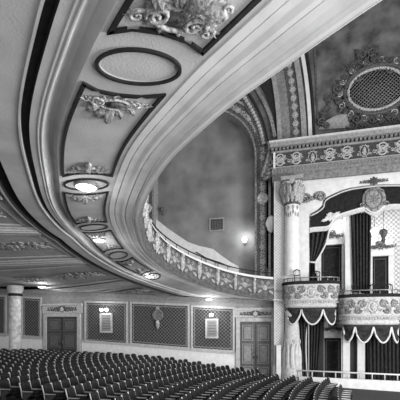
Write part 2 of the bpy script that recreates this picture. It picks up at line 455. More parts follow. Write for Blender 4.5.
def oval(m, t0, rs, rt, w, up0, up1, n=48, s0=.03):
    vs = []; fs = []
    for k in range(n):
        a = 2*PI*k/n; c, s = math.cos(a), math.sin(a)
        vs += [tuple(ringk(t0+s*rt, s0+c*rs, up0)), tuple(ringk(t0+s*rt, s0+c*rs, up1)), tuple(ringk(t0+s*(rt-w), s0+c*(rs-w), up1)), tuple(ringk(t0+s*(rt-w), s0+c*(rs-w), up0))]
    for k in range(n):
        k2 = (k+1) % n
        for j in range(3): fs.append((k*4+j, k*4+j+1, k2*4+j+1, k2*4+j))
    m.add(vs, fs)
plab = ['soffit panel with the largest gilded cartouche, top of picture', 'soffit panel between the plain big oval and the lamp oval',
        'soffit panel just past the lamp oval, dark lined', 'soffit panel with a round lamp in its middle, third from top oval',
        'small soffit panel near the side wall beside the curving parapet', 'farthest soffit panel, close to the side wall']
segs = [(TE[0]-4.4, TE[0])] + list(zip(TE, TE[1:]))
for i, (a, c) in enumerate(segs):
    if i > 4: break
    ta, tb = a+.66, c-.66
    t = thing('ceiling_coffer', plab[i], 'ceiling panel', ring((ta+tb)/2, 0, -.02), 'dark lined panels of the balcony soffit')
    m = MB(); sh = .13
    pts = [(-.60, ta-.1), (-.33, ta+.06), (0, ta+.1), (.35, ta+.06), (.68, ta-.1), (.68, tb+.1), (.35, tb-.06), (0, tb-.1), (-.33, tb-.06), (-.60, tb+.1)]
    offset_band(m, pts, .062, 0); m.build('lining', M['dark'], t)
    # gilded relief at both ends
    for end in (0, 1):
        big = (i == 0 and end == 1)
        tt = (ta+.24) if end == 0 else (tb-.24)
        sg = 1 if end == 0 else -1
        m = MB(lambda p, q, h: ringk(tt+q*sg, p*.9+.03, -.015-h)); k = 1.35 if big else 1.0
        if (i == 1 and end == 0) or big:
            cartouche(m, 0, .16*k, .5*k, .3*k)
            for q in (-1, 1):
                acanthus(m, q*.22, .10, .44, 0 if q > 0 else PI, -q)
                scroll(m, q*.42, .12*k, .12*k, q, 0, .25); leaf(m, q*.1, .3*k, .34*k, PI/2 - q*.5, .5, .3); leaf(m, q*.25, .2*k, .3*k, .8 if q > 0 else PI-.8, .5, .3)
            leaf(m, 0, .3*k, .45*k, PI/2, .6, .35)
            for z_ in range(5): scroll(m, -.2+.1*z_, .42*k-.08*abs(z_-2), .07*k, 1 if z_ % 2 else -1, z_, .3)
            if big:
                for q in range(12): scroll(m, -.48+q*.085, .40+.09*math.sin(q*1.9), .07, 1 if q % 2 else -1, q, .3); leaf(m, -.48+q*.085, .3+.12*math.sin(q*2.3), .16, q*1.3, .6, .35)
            m.build('cartouche', M['relief'], t)
            m = MB(lambda p, q, h: ringk(tt+q*sg, p*.9+.03, -.015-h)); m.ell((0, .16*k, .02), (.19*k, .10*k, .05)); m.build('dark_boss', M['relief_dark'], t)
        else:
            for q in (-1, 1):
                acanthus(m, 0, .04, .56, 0 if q > 0 else PI, q)
                scroll(m, q*.2, .17, .13, q, 0, .28); leaf(m, q*.1, .12, .3, PI/2-q*.9, .5, .35); leaf(m, q*.3, .06, .26, PI/2-q*.5, .5, .35)
            leaf(m, 0, .08, .48, PI/2, .5, .35); leaf(m, -.05, .05, .26, PI/2+.7, .5, .3); leaf(m, .05, .05, .26, PI/2-.7, .5, .3); rosette(m, 0, .08, .1)
            m.build('relief', M['relief'], t)
olab = ['large plain soffit oval with dark rim, nearest the top', 'soffit oval that holds the largest bowl lamp', 'flat soffit oval just beyond the bowl lamp oval', 'thin soffit oval beside the second round lamp', 'tiny soffit oval nearest the side wall']
for i, te in enumerate(TE[:5]):
    t = thing('soffit_oval', olab[i], 'ceiling medallion', ringk(te, 0, -.02), 'ovals of the balcony soffit')
    m = MB(); oval(m, te, .6, .42, .045, 0, -.045); m.build('dark_rim', M['dark'], t)
    m = MB(); oval(m, te, .55, .37, .015, 0, -.01); m.build('bead', M['trim_pale'], t)
def bowl(p, r, label, power=20):
    t = thing('ceiling_lamp', label, 'ceiling light', p, 'bowl lamps under the balcony')
    MB().lathe([(r*1.1, -.0), (r*1.12, -.05), (r*.98, -.08), (r*.95, 0)], p).build('rim', M['relief_mid'], t)
    MB().lathe([(r*.98, -.04), (r*.9, -.08), (r*.65, -.12), (r*.3, -.145), (0, -.15)], p).build('glass_bowl', M['lamp'], t)
    MB().tube([(p[0], p[1], p[2]-.14), (p[0], p[1], p[2]-.24)], .02).build('finial', M['brass'], t)
    lamp_point((p[0], p[1], p[2]-.55), power, r)
bowl(ring(TE[1]+.05, .03, -.01), .30, 'largest lit bowl lamp, set in a soffit oval', 20)
bowl(ring((TE[2]+TE[3])/2-.1, -.15, -.01), .27, 'lit bowl lamp mid panel, second along the curving soffit')
bowl(ring((TE[3]+TE[4])/2+1.5, -.1, -.01), .26, 'lit bowl lamp on soffit near the parapet bend')
pl = Vector((wx(209, -1.0), -1.0, 0)); pl.z = EZ+HH(pl.x, pl.y)-.12
bowl(pl, .28, 'lit bowl lamp nearest the side wall above right plaque', 30)
pb = Vector((-18.2, -2.2, EZ+HH(-18.2, -2.2)+.08)); bowl(pb, .3, 'lit bowl lamp over the left double door', 40)

# radial beams and framed panels of the back ceiling
BT = [t_of((-6.9, -14.1)), T3+1.9, T4+1.2, T4+4.6, T4+7.0]
BT = [T2+1.7, T3+.9, T4+.7, T4+4.0, T4+6.6]
for i, bt in enumerate(BT):
    m = MB(); ss = [-2.45-.8*k for k in range(17)]
    for (w, d) in ((.30, .02), (.2, -.05), (.1, -.09)):
        vs = []; fs = []
        for s_ in ss: vs += [tuple(ring(bt-w, s_, .11)), tuple(ring(bt-w, s_, d)), tuple(ring(bt+w, s_, d)), tuple(ring(bt+w, s_, .11))]
        for k in range(len(ss)-1):
            for j in range(3): fs.append((k*4+j, k*4+j+1, k*4+j+5, k*4+j+4))
        m.add(vs, fs)
    tag(m.build('ceiling_beam', M['trim_pale'], clip_y=-.4), ['ceiling beam behind the balcony curve, nearest the left edge', 'stepped ceiling beam second nearest, running out to the left', 'stepped ceiling beam in the middle of the back ceiling', 'stepped ceiling beam one before the side wall', 'stepped ceiling beam closest to the side wall'][i], 'beam', 'radial beams of the back ceiling')
clab = ['recessed panel beyond first beam with scrolling relief', 'recessed panel in mid back ceiling with leaf scroll relief', 'recessed panel beyond the middle beam with relief scroll', 'narrow recessed panel along the side wall cornice']
for i, (a, c) in enumerate(zip(BT, BT[1:])):
    t = thing('rear_coffer', clab[i], 'ceiling panel', ring((a+c)/2, -4, .05), 'framed panels of the back ceiling')
    m = MB(); e = .55; s0, s1 = -2.75, -12.0
    tc_ = (a+c)/2
    for (q0, q1, r0, r1) in ((s0, s1, a+e, a+e+.1), (s0, s1, c-e-.1, c-e), (s0, s0-.12, a+e, c-e), (-7.3, -7.45, a+e, c-e), (-7.8, -7.95, a+e, c-e)):
        n = 14; vs = []; fs = []
        for k in range(n+1):
            sv = q0+(q1-q0)*k/n
            vs += [tuple(ring(r0, sv, .1)), tuple(ring(r0, sv, .04)), tuple(ring(r1, sv, .04)), tuple(ring(r1, sv, .1))]
        for k in range(n):
            for j in range(3): fs.append((k*4+j, k*4+j+1, k*4+j+5, k*4+j+4))
        m.add(vs, fs)
    m.build('frame', M['trim_pale'], t, clip_y=-.35)
    m = MB(lambda p, q, h: ring(tc_+q, -5+p, .08-h)); k = 1.3
    acanthus(m, 0, 0, 2.0, 0, 1); acanthus(m, 0, 0, 2.0, PI, -1); rosette(m, 0, 0, .3); m.build('relief', M['relief'], t, clip_y=-.35)
    m = MB(lambda p, q, h: ring(tc_+q, -9.5+p, .08-h)); acanthus(m, 0, 0, 1.4, 0, 1); acanthus(m, 0, 0, 1.4, PI, -1); m.build('relief', M['relief'], t, clip_y=-.35)

# parapet of the balcony
par = thing('balcony_parapet', 'curved balcony parapet with garlands and brackets sweeping to the box pier', 'parapet', ring(T3, 1.85))
# the lip follows the soffit, so take the rim and its outward normal
def rim(t, out, up):
    p = ring(t, 1.85); q = ring(t, 1.6); d = (p-q); d.z = 0; d.normalize()
    return Vector((p.x+d.x*out, p.y+d.y*out, p.z+up))
PP = [(-.02, -.18), (.06, -.12), (.03, -.04), (.12, .02), (.12, .1), (.05, .13), (.04, .2), (.10, .42), (.14, .7), (.12, .95), (.05, 1.1), (.14, 1.16), (.16, 1.24), (.05, 1.27), (.05, 1.34), (-.22, 1.34), (-.22, -.1)]
def rimclip(m, n, ma, par): return m.build(n, ma, par, clip_y=-.9)
TP = [t for t in TS if t < TL-1.9]
TEND = max(t for t in TS if rim(t, 0, 0).x < -.82)
TP = [t for t in TS if t <= TEND]
m = MB(); m.grid(lambda t, k: rim(t, *PP[k]), TP, list(range(0, 12)), True); m.build('face', M['parapet_face'], par)
m = MB(); m.grid(lambda t, k: rim(t, *PP[k]), TP, list(range(11, 16)), False); m.build('coping', M['white'], par)
m = MB(); m.grid(lambda t, k: rim(t, *PP[k]), TP, list(range(15, 17)), False); m.build('back', M['trim'], par)
m = MB(); m.tube([rim(t, -.05, 1.62) for t in TP], .035, 6); 
tt = T2
while tt < TEND: m.tube([rim(tt, -.05, 1.3), rim(tt, -.05, 1.62)], .02, 5); tt += 1.3
m.build('handrail', M['black'], par)
m = MB(); m.grid(lambda t, k: rim(t, *[(.165, 1.12), (.165, 1.17)][k]), TP, [0, 1]); m.build('shadow_bead', M['dark'], par)
tt = T2-.5; n = 0
while tt < TEND-.3:
    f = lambda a, b_, h, tt=tt: rim(tt+a, .13+h*.8, .62+b_)
    m = MB(f); leaf(m, 0, .5, .95, -PI/2, .38, .22); scroll(m, .14, .4, .12, 1, 0, .3); scroll(m, -.14, .4, .12, -1, 0, .3); m.ell((0, .42, .1), (.13, .13, .13)); leaf(m, 0, -.2, .3, -PI/2, .9, .2)
    m.build('bracket', M['relief'], par)
    f2 = lambda a, b_, h, tt=tt: rim(tt+.9+a, .12+h*.7, .6+b_)
    m = MB(f2)
    acanthus(m, 0, .0, .7, .15, 1); acanthus(m, 0, .0, .7, PI-.15, -1); rosette(m, 0, 0, .22); scroll(m, .35, .28, .13, 1, 0, .2); scroll(m, -.35, .28, .13, -1, 0, .2)
    leaf(m, .3, -.2, .4, -.5, .5, .3); leaf(m, -.3, -.2, .4, PI+.5, .5, .3)
    m.build('garland', M['garland'], par)
    tt += 1.8; n += 1

# raised white stair wall of the balcony along the side wall and pale slope behind the parapet
pts = [(156, 219), (166, 227), (176, 234), (188, 242), (199, 246), (213, 249), (222, 256), (232, 263), (238, 266)]
poly = [(wx(u, .3), wz(u, v, .3)) for u, v in pts]
m = MB(); m.prism(poly + [(poly[-1][0], 5.6), (poly[0][0], 5.6)], .25, .8); 
tag(m.build('stair_wall', M['white']), 'white sloping stair wall behind the balcony parapet', 'stair wall')
m = MB(); m.tube([(wx(u, .1), .1, wz(u, v, .1)) for u, v in ((196, 252), (206, 258), (218, 262), (231, 267))], .04); m.tube([(wx(206, .1), .1, wz(206, 258, .1)), (wx(206, .1), .1, wz(206, 268, .1))], .03); m.tube([(wx(218, .1), .1, wz(218, 262, .1)), (wx(218, .1), .1, wz(218, 272, .1))], .03)
tag(m.build('stair_rail', M['black']), 'thin dark stair handrail in front of the white sloping stair wall', 'handrail')
# balcony floor over the soffit
m = MB(); m.grid(lambda t, s: ring(t, s, .5 + max(0, (1.5-s))*.25), TS, [1.6, 0, -3, -8, -14], False)
struct(m.build('floor_balcony', M['floor'], clip_y=-.02))

# ------------------------------------------------------------------ upper side wall with the arched alcove
AX, AZ, AR = -6.1, 15.0, 3.85
def arcpts(r, y=None, a0=0, a1=PI, n=28, zlow=6.0, legs=True):
    P = []
    if legs: P.append((AX+r, zlow))
    for k in range(n+1): a = a0+(a1-a0)*k/n; P.append((AX+r*math.cos(a), AZ+r*math.sin(a)))
    if legs: P.append((AX-r, zlow))
    return P
TOPZ = 27
m = MB(); inner = arcpts(AR+1.0); 
# wall face with an arch-shaped hole: strip from arch to a surrounding rectangle
I = arcpts(AR+.95)
XW = -.45
O = []
for (x, z) in I:
    if z < AZ+.01: O.append((XW if x > AX else XL, z if z > 6.01 else 6.0))
    else:
        a = math.atan2(z-AZ, x-AX); k = min((XW-AX)/max(1e-6, abs(math.cos(a))) if x > AX else (AX-XL)/max(1e-6, abs(math.cos(a))), (TOPZ-AZ)/max(1e-6, math.sin(a)))
        O.append((AX+k*math.cos(a), AZ+k*math.sin(a)))
m.strip(I, O, 0, .4); struct(m.build('wall_upper', M['wall_up2'])); struct(MB().box(XW, XR, 0, .4, 12.9, TOPZ).build('wall_upper', M['wall_up2']))
struct(MB().box(AX-6, AX+6, .9, 1.1, 5.0, 21).build('wall_alcove', M['alcove']))
m = MB(); i1 = arcpts(AR-.0); o1 = arcpts(AR+.98); m.strip(i1, o1, .0, .95)
struct(m.build('trim_9', M['trim']))
# ornamented arch bands
arch = thing('alcove_arch', 'ornamented arch bands framing the dark upper alcove', 'arch', (AX, -.1, 6.4))
def band(r0, r1, y0, ma, name, a1=PI):
    m = MB(); m.strip(arcpts(r0, a1=a1), arcpts(r1, a1=a1), y0, .0); return m.build(name, ma, arch)
band(AR, AR+.12, -.12, M['relief_mid'], 'inner_bead'); band(AR+.12, AR+.95, -.05, M['relief_dark'], 'stencil_band'); band(AR+.95, AR+1.1, -.14, M['trim'], 'outer_bead')
m = MB(); R_ = AR+.53
L_ = 9.0 + PI*R_ + 9
def archmap(l, w, h):
    if l < 9: return (AX+R_+w, -.06-h, 6+l)
    if l < 9+PI*R_: a = (l-9)/R_; return (AX+(R_+w)*math.cos(a), -.06-h, AZ+(R_+w)*math.sin(a))
    return (AX-R_-w, -.06-h, AZ-(l-9-PI*R_))
l = .4; k = 0
while l < L_-1:
    mm_ = MB(lambda a, b_, h, l=l: archmap(l+a, b_, h)); acanthus(mm_, 0, 0, 1.1, 0, 1 if k % 2 else -1); rosette(mm_, 0, 0, .22)
    m.v += [Vector(v) for v in mm_.v] and []; o = len(m.v); m.v += mm_.v; m.f += [tuple(i+o for i in f) for f in mm_.f]; m.sm += mm_.sm
    l += 1.05; k += 1
m.build('scroll_relief', M['relief'], arch)
for sx in (1, -1):
    m = MB(lambda a, b_, h: (AX+sx*R_+a, -.08-h, 11.95+b_)); m.lathe([(0, .05), (.25, .05), (.33, .12), (.4, .02)], (0, 0, 0)); m.build('medallion', M['relief'], arch)

# outer ribs sweeping up from the box entablature
def rib(pl, w, y0, ma, name, parent, dep=.02):
    C = catmull([(wx(u), wz(u, v)) for u, v in pl], .3); I = []; O = []
    for i, p in enumerate(C):
        d = C[min(i+1, len(C)-1)]-C[max(i-1, 0)]; d.normalize(); n = Vector((-d.y, d.x))
        I.append(tuple(p-n*w/2)); O.append(tuple(p+n*w/2))
    m = MB(); m.strip(I, O, y0, 0); return m.build(name, ma, parent)
def ribrelief(pl, w, y0, ma, name, parent, step=.8, beads=False):
    C = catmull([(wx(u), wz(u, v)) for u, v in pl], .1); A = [0]
    for p, q in zip(C, C[1:]): A.append(A[-1]+(q-p).length)
    def at(l):
        l = min(max(l, 0), A[-1]-.001); i = max(j for j in range(len(A)) if A[j] <= l); i = min(i, len(C)-2)
        f = (l-A[i])/(A[i+1]-A[i]); p = C[i].lerp(C[i+1], f); d = (C[i+1]-C[i]).normalized(); return p, Vector((-d.y, d.x))
    m = MB(lambda l, b_, h: (lambda P: (P[0].x+P[1].x*b_, y0-h, P[0].y+P[1].y*b_))(at(l)))
    l = .1; k = 0
    while l < A[-1]-.3:
        if beads: m.ell((l, 0, w*.1), (w*.42, w*.42, w*.4), 8, 5)
        else: acanthus(m, l, 0, step, 0, 1 if k % 2 else -1); rosette(m, l, 0, w*.4)
        l += step; k += 1
    m.build(name, ma, parent)
vr = thing('vault_rib', 'curved beaded ribs rising leftwards from the entablature beside the alcove arch', 'ribs', (-1, 0, 16))
r1 = [(264, 146), (259, 127), (250, 108), (238, 90), (222, 72)]
rib(r1, .55, -.16, M['relief_dark'], 'dark_band', vr); ribrelief(r1, .36, -.16, M['relief'], 'bead_row', vr, .26, True)
r2 = [(275, 138), (271, 120), (263, 101), (252, 84), (238, 68), (225, 58)]
rib(r2, .22, -.22, M['relief_mid'], 'outer_rib', vr)
r3 = [(268, 142), (262, 120), (252, 100), (240, 84), (226, 70)]
rib(r3, .16, -.20, M['black'], 'groove', vr)
vp = thing('wall_pilaster', 'tall pilaster strip of stencilled scrolls above the entablature, left of the oval grille', 'pilaster', (.3, 0, 16))
for pl_, w, y0, ma, nm in (([(280, 143), (278, 110), (273, 76), (265, 50), (255, 25)], .3, -.2, M['trim'], 'edge_rib'), ([(286.5, 143), (284.5, 110), (280, 76), (273, 45), (264, 15)], .6, -.07, M['architrave'], 'plain_band'),
                       ([(296.5, 143), (294.5, 110), (290.5, 76), (284.5, 45), (276, 15)], .72, -.1, M['relief_dark'], 'ornament_band'),
                       ([(304.5, 143), (302.5, 110), (298.5, 76), (292.5, 45), (284.5, 15)], .34, -.24, M['trim'], 'rib'),
                       ([(310.5, 143), (309, 110), (305.5, 76), (300, 45), (292, 15)], .24, -.18, M['white'], 'white_rib'),
                       ([(314.5, 143), (313, 110), (310, 76), (305, 45), (298, 15)], .14, -.22, M['dark'], 'dark_fillet')):
    rib(pl_, w, y0, ma, nm, vp)
ribrelief([(296.5, 143), (294.5, 110), (290.5, 76), (284.5, 45), (276, 15)], .6, -.1, M['relief'], 'scroll_relief', vp, .6)
# dark triangular spandrel between the ribs
sp = [(277, 140), (273, 115), (264, 92), (250, 72), (255, 40), (266, 55), (273, 76), (279, 110), (281, 140)]
tag(MB().prism([(wx(u), wz(u, v)) for u, v in sp], -.06, -.005).build('curved_spandrel', M['dark']), 'dark curved triangular panel between the vault ribs', 'wall panel')
# wall panel with gilt frame round the oval grille
q = [(wx(317), wz(317, 126)), (XR-1, 15.75), (XR-1, 26), (wx(311), 26)]
m = MB(); quad_frame(m, q, .12, -.05, 0); tag(m.build('wall_moulding', M['relief_dark']), 'thin dark moulding framing the mottled upper wall around the oval grille', 'moulding')

# oval grille
GX, GZ = wx(376), wz(376, 90.5); ga, gb = 1.68, 1.3
gr = thing('oval_grille', 'oval lattice grille in heavy dark carved frame, upper right wall', 'grille', (GX, -.1, GZ-1.5))
m = MB(lambda a, b_, h: (GX+a, -.04-h, GZ+b_)); m.lathe([(0, 0)] + [(1, 0)], (0, 0, 0), 40)
mm_ = MB(lambda a, b_, h: (GX+a*ga, -.03-h, GZ+b_*gb)); mm_.lathe([(0, .03), (1, .03), (1, 0)], (0, 0, 0), 40); mm_.build('backing', M['black'], gr)
m = MB()
for sg in (1, -1):
    for k in range(-20, 21):
        c0 = k*.17; L = []
        for j in range(-30, 31):
            a = j*.1; b_ = sg*a + c0*1.4
            if (a/ga)**2 + (b_/gb)**2 < .97: L.append((GX+a, -.1-.03*(sg+1), GZ+b_))
        if len(L) > 1: m.tube([L[0], L[-1]], .026, 5)
m.build('lattice', M['relief_mid'], gr)
def oring(r0, r1, y, ma, nm):
    pts = [(GX+(ga+r0)*math.cos(2*PI*k/48), -y, GZ+(gb+r0)*math.sin(2*PI*k/48)) for k in range(49)]
    MB().tube(pts, r1, 8, cap=False).build(nm, ma, gr)
oring(.05, .1, .14, M['relief'], 'inner_bead'); oring(.28, .14, .12, M['relief_dark'], 'frame')
m = MB(lambda a, b_, h: (GX+a, -.08-h, GZ+b_))
random.seed(3)
for k in range(30):
    a = 2*PI*k/30; px, py = (ga+.4)*math.cos(a), (gb+.4)*math.sin(a)
    scroll(m, px, py, .2+.08*(k % 3), 1 if k % 2 else -1, a, .22); leaf(m, px*1.02, py*1.02, .5+.15*(k % 2), a+random.uniform(-.6, .6), .5, .25)
m.build('carved_surround', M['relief_dark'], gr)
for k in range(15):
    a = 2*PI*k/15+.1; m = MB(lambda a, b_, h: (GX+a, -.1-h, GZ+b_)); scroll(m, (ga+.5)*math.cos(a), (gb+.5)*math.sin(a), .22, -1, a+1, .2); m.build('highlight_scroll', M['relief'], gr)  # paler scrolls put highlights of the dark carving into the colour
m = MB(lambda a, b_, h: (GX-.6+a, -.15-h, GZ+gb+.75+b_)); cartouche(m, 0, 0, 1.1, .8); leaf(m, 0, .3, .6, PI/2, .7, .3)
for q in (-1, 1): acanthus(m, q*.3, -.1, 1.3, -.2*q if q > 0 else PI+.25, q); scroll(m, q*.6, .3, .3, q, 0, .3); leaf(m, q*.3, .2, .7, PI/2-q*.7, .5, .3)
m.build('crest', M['relief_dark'], gr)
m = MB(lambda a, b_, h: (GX+a, -.12-h, GZ-gb-.75+b_)); cartouche(m, -.2, 0, .9, .6)
for q in (-1, 1): acanthus(m, q*.5, .1, 1.8, -.1 if q > 0 else PI+.35, q)
m.build('lower_garland', M['relief_dark'], gr)
m = MB(lambda a, b_, h: (wx(330)+a, -.12-h, wz(330, 112)+b_))
for k in range(6): scroll(m, -.5+.12*k, -1+.42*k, .25, 1 if k % 2 else -1, k*.5, .25); leaf(m, -.5+.12*k, -1+.42*k, .5, PI*.4+k*.8, .5, .25)
m.build('side_garland', M['relief_dark'], gr)
x0, x1 = wx(318), wx(350)
tag(MB().prism([(x0, wz(318, 130)), (x1, wz(350, 128)), (x1-.2, wz(346, 113)), (x0+1.1, wz(330, 117)), (x0+.5, wz(322, 122))], -.07, -.005).build('plaster_swag', M['trim']), 'pale plaster patch on the wall just above entablature, left of grille', 'plasterwork')

# ------------------------------------------------------------------ box bay: pier, column, entablature, front wall
BY = -.6
EX0 = -1.15
ent = thing('entablature', 'heavy carved entablature running above the box opening', 'entablature', (EX0, -1, 12.6))
def entbox(z0, z1, y, ma, nm): MB().box(EX0 + .12 + (1+y)*.3, XR, y, .0, z0, z1).build(nm, ma, ent)
E0, E1, E2_, E3, E4 = 12.66, 13.6, 14.6, 14.92, 15.25
entbox(E0, E0+.5, -.95, M['architrave'], 'architrave'); entbox(E0+.5, E0+.95, -1.0, M['architrave'], 'architrave'); entbox(E0+.95, E1+.02, -1.1, M['trim_pale'], 'bead')
entbox(E1+.02, E2_, -.95, M['frieze_ground'], 'frieze'); entbox(E2_, E2_+.12, -1.05, M['trim'], 'bead'); entbox(E3-.02, E4-.12, -1.35, M['trim'], 'cornice'); entbox(E4-.12, E4, -1.5, M['trim_pale'], 'cornice_lip')
entbox(E2_+.12, E3-.02, -1.0, M['relief_dark'], 'dentil_ground')
for k in range(50):
    xx = EX0+.1+k*.25
    if xx < 9.0: MB().box(xx, xx+.14, -1.22, -1.0, E2_+.13, E3-.03).build('dentil', M['relief_mid'], ent)
m = MB(lambda a, b_, h: (a, -.96-h, (E1+E2_)/2+.02+b_)); xx = -.5; k = 0
while xx < 9:
    if k % 3 == 2:
        cartouche(m, xx, 0, .5, .7); leaf(m, xx, -.3, .6, PI/2, .5, .3)
    else:
        for q in (-1, 1): scroll(m, xx+q*.28, q*.12, .3, q, 0, .2, fy=q); leaf(m, xx, 0, .5, PI/2-q*.9, .5, .3); leaf(m, xx, 0, .45, -PI/2+q*.9, .5, .3)
        acanthus(m, xx-.5, -.2, 1.0, .35, 1)
    xx += 1.05; k += 1
m.build('frieze_relief', M['relief'], ent)
for k in range(45): MB().ell((-.8+k*.2, -1.0, E0+.73), (.06, .05, .06), 6, 4).build('pearl', M['relief_mid'], ent)
m = MB(); m.box(-.93+.0, -.8, -1.16, -.95, E0+.9, E2_); m.build('pale_edge', M['white'], ent)
# corner bracket with ribs under the cornice return
m = MB()
for k in range(7):
    ua, va = 266+k*1.7, 178-k*4.3
    m.tube([(wx(ua-2.8, -.8), -.8, wz(ua, va+.8, -.8)), (wx(ua+2.8, -.8), -.8, wz(ua, va-.8, -.8))], .10, 8)
m.tube([(wx(261.5, -.7), -.7, wz(262, 177, -.7)), (wx(271, -.7), -.7, wz(272, 148, -.7))], .13, 8)
m.prism([(wx(263, -.6), wz(263, 180, -.6)), (wx(276, -.6), wz(276, 176, -.6)), (wx(276, -.6), wz(276, 148, -.6)), (wx(272, -.6), wz(272, 150, -.6))], -.75, -.3)
m.build('corner_console', M['relief_mid'], ent)

# pier (stencilled) next to the parapet end
px0, px1 = wx(274, -1.1), wx(284, -1.1)
pier = thing('box_pier', 'stencilled grey square pier left of the gilt column', 'pier', ((px0+px1)/2, -.6, floor_z(-.8)))
MB().box(px0, px1, -1.1, 0, floor_z(-.8)+1.2, E0).build('shaft', M['pier'], pier)
MB().box(px0-.06, px1+.02, -1.18, 0, floor_z(-.8), floor_z(-.8)+1.2).build('plinth', M['white'], pier)
MB().box(px0, px0+.1, -1.16, -1.1, floor_z(-.8)+1.2, E0-.2).build('edge_bead', M['trim_pale'], pier)
# column
cx, cy = (wx(284, -1.2)+wx(300, -1.2))/2, -1.15
cr = (wx(300, -1.2)-wx(284, -1.2))/2-.02
zcap = wz(290, 206, -1.2); zb = wz(290, 276, -1.2)
col = thing('gilt_column', 'white round column with gilded leaf capital beside the box opening', 'column', (cx, cy, zb))
MB().lathe([(cr*1.02, 0), (cr*.97, 3), (cr*.95, zcap-zb)], (cx, cy, zb), 32, PI, 2*PI).build('shaft', M['white'], col)
MB().lathe([(cr*.97, 0), (cr*1.1, .06), (cr*.98, .14), (cr*1.05, .8), (cr*1.35, E0-zcap-.22)], (cx, cy, zcap), 32, PI, 2*PI).build('capital_bell', M['relief_dark'], col)
MB().box(cx-cr*1.42, cx+cr*1.42, cy-cr*1.42, 0, E0-.22, E0).build('abacus', M['trim'], col)
HC = E0-.22-zcap
m = MB(lambda a, z, h: (cx+(cr*(1.0+.34*(z/HC)**2)+h)*math.sin(a/cr), cy-(cr*(1.0+.34*(z/HC)**2)+h)*math.cos(a/cr), zcap+z))
for k in range(7): leaf(m, -.75+k*.25, .12, .75, PI/2, .34, .32)
for k in range(6): leaf(m, -.62+k*.25, .45, .85, PI/2, .34, .38)
for q in (-1, 1):
    scroll(m, q*.62, HC-.32, .26, q, 0, .3); scroll(m, q*.12, HC-.25, .18, -q, 0, .3)
rosette(m, 0, HC-.1, .2)
m.build('acanthus_leaves', M['relief'], col)
m = MB(lambda a, z, h: (cx+(cr*.97+h*.5)*math.sin(a), cy-(cr*.97+h*.5)*math.cos(a), zcap+z))
for k in range(4): a = -1.1+k*.62; scroll(m, a+.15, -.25, .16, 1, 0, .15); m.ell((a, -.5-.2*(k%2), 0), (.12, .16, .05), 6, 4); leaf(m, a+.3, -.5, .35, -PI/2, .5, .1)
m.build('hanging_garland', M['relief_mid'], col)
# plain pale pilaster to its right, part of box front wall
m = MB()
def P(u, v, y): return (wx(u, y), wz(u, v, y))
# outline of the box opening
OUT = [(309, 300), (309, 260), (309, 225), (309, 214), (313, 212), (318, 209), (322, 205), (323, 200), (326, 197), (333, 193.5), (341, 190), (350, 187.5), (360, 186), (372, 184.5), (384, 184), (400, 184), (415, 186)]
fy = -.75
ol = [P(u, v, fy) for u, v in OUT]
right = [(9.6, ol[-1][1]), (9.6, ol[0][1])]
ou = []
for x_, z_ in ol: ou.append((x_, E0))
I2 = ol; O2 = [(px1, ol[0][1]), (px1, ol[1][1]), (px1, ol[2][1]), (px1, E0)] + [(x_, E0) for x_, z_ in ol[4:]]
m.strip(I2, O2, fy, -.35); m.box(ol[-1][0]-.01, XR, fy, -.35, 12.3, E0); m.box(px1, ol[0][0], fy, -.35, floor_z(0), ol[0][1])
struct(m.build('wall_box_front', M['white']))
# dark valance board + white moulding on inner curve
VI = [(309.5, 233), (313, 232), (326, 231), (330, 229), (334, 223), (339, 219), (348, 216), (358, 213), (364, 211.5), (368, 214), (374, 217), (380, 214), (384, 210), (392, 209), (400, 209), (412, 210)]
VO = [(311, 213), (313, 212.5), (319, 209.5), (323, 205), (324, 200), (327, 197.5), (334, 194), (342, 190.5), (351, 188), (361, 186.5), (367, 185.7), (373, 185), (380, 184.7), (386, 184.5), (394, 184.5), (412, 186)]
val = thing('box_valance', 'black curved pelmet with pale braid and shield over the box opening', 'pelmet', (wx(360, -.5), -.5, 10.5))
# shared parameter: build the strip from lower to upper curve
m = MB(); m.strip([P(u, v-4, -.5) for u, v in VI], [P(u, v-.5, -.5) for u, v in VO], -.52, -.42); m.build('black_board', M['velvet'], val)
def curve_tube(L, y, r, ma, nm, par_): 
    C = catmull([P(u, v, y) for u, v in L], .15); MB().tube([(p.x, y, p.y) for p in C], r, 6).build(nm, ma, par_)
curve_tube([(u, v-4) for u, v in VI], -.56, .07, M['white'], 'braid', val)
m = MB(); m.strip([P(u, v, -.5) for u, v in VI], [P(u, v-3.2, -.5) for u, v in VI], -.56, -.44); m.build('lower_board', M['trim_pale'], val)
curve_tube([(u+1.8, v+1.8) for u, v in OUT[3:]], -.72, .05, M['trim_pale'], 'outer_braid', val)
m = MB(lambda a, b_, h: (wx(374, -.6)+a, -.56-h, wz(374, 200, -.6)+b_))
m.prism([(.72*math.cos(2*PI*k/24)*(1 if math.sin(2*PI*k/24) > -.4 else .8), 0.95*math.sin(2*PI*k/24)) for k in range(24)], 0, 0) if False else None
m.ell((0, 0.05, 0), (.72, .88, .12), 24, 8); m.build('shield', M['trim'], val)
m = MB(lambda a, b_, h: (wx(374, -.6)+a, -.64-h, wz(374, 200, -.6)+b_)); cartouche(m, 0, .05, 1.0, 1.2); rosette(m, 0, .05, .4); m.build('shield_carving', M['relief_mid'], val)
m = MB(lambda a, b_, h: (wx(374, -.8)+a, -.78-h, wz(374, 181, -.8)+b_)); rosette(m, 0, 0, .3)
for q in (-1, 1): acanthus(m, q*.1, 0, .75, 0 if q > 0 else PI, q)
tag(m.build('keystone_carving', M['relief_dark']), 'small dark scroll carving centred above the box opening', 'carving')
m = MB(lambda a, b_, h: (wx(312, -.8)+a, -.76-h, wz(312, 198.5, -.8)+b_)); scroll(m, -.1, 0, .35, 1, 0, .25); scroll(m, .2, .05, .35, -1, 0, .25); rosette(m, .3, .15, .28); acanthus(m, -.5, -.15, 1.0, .3)
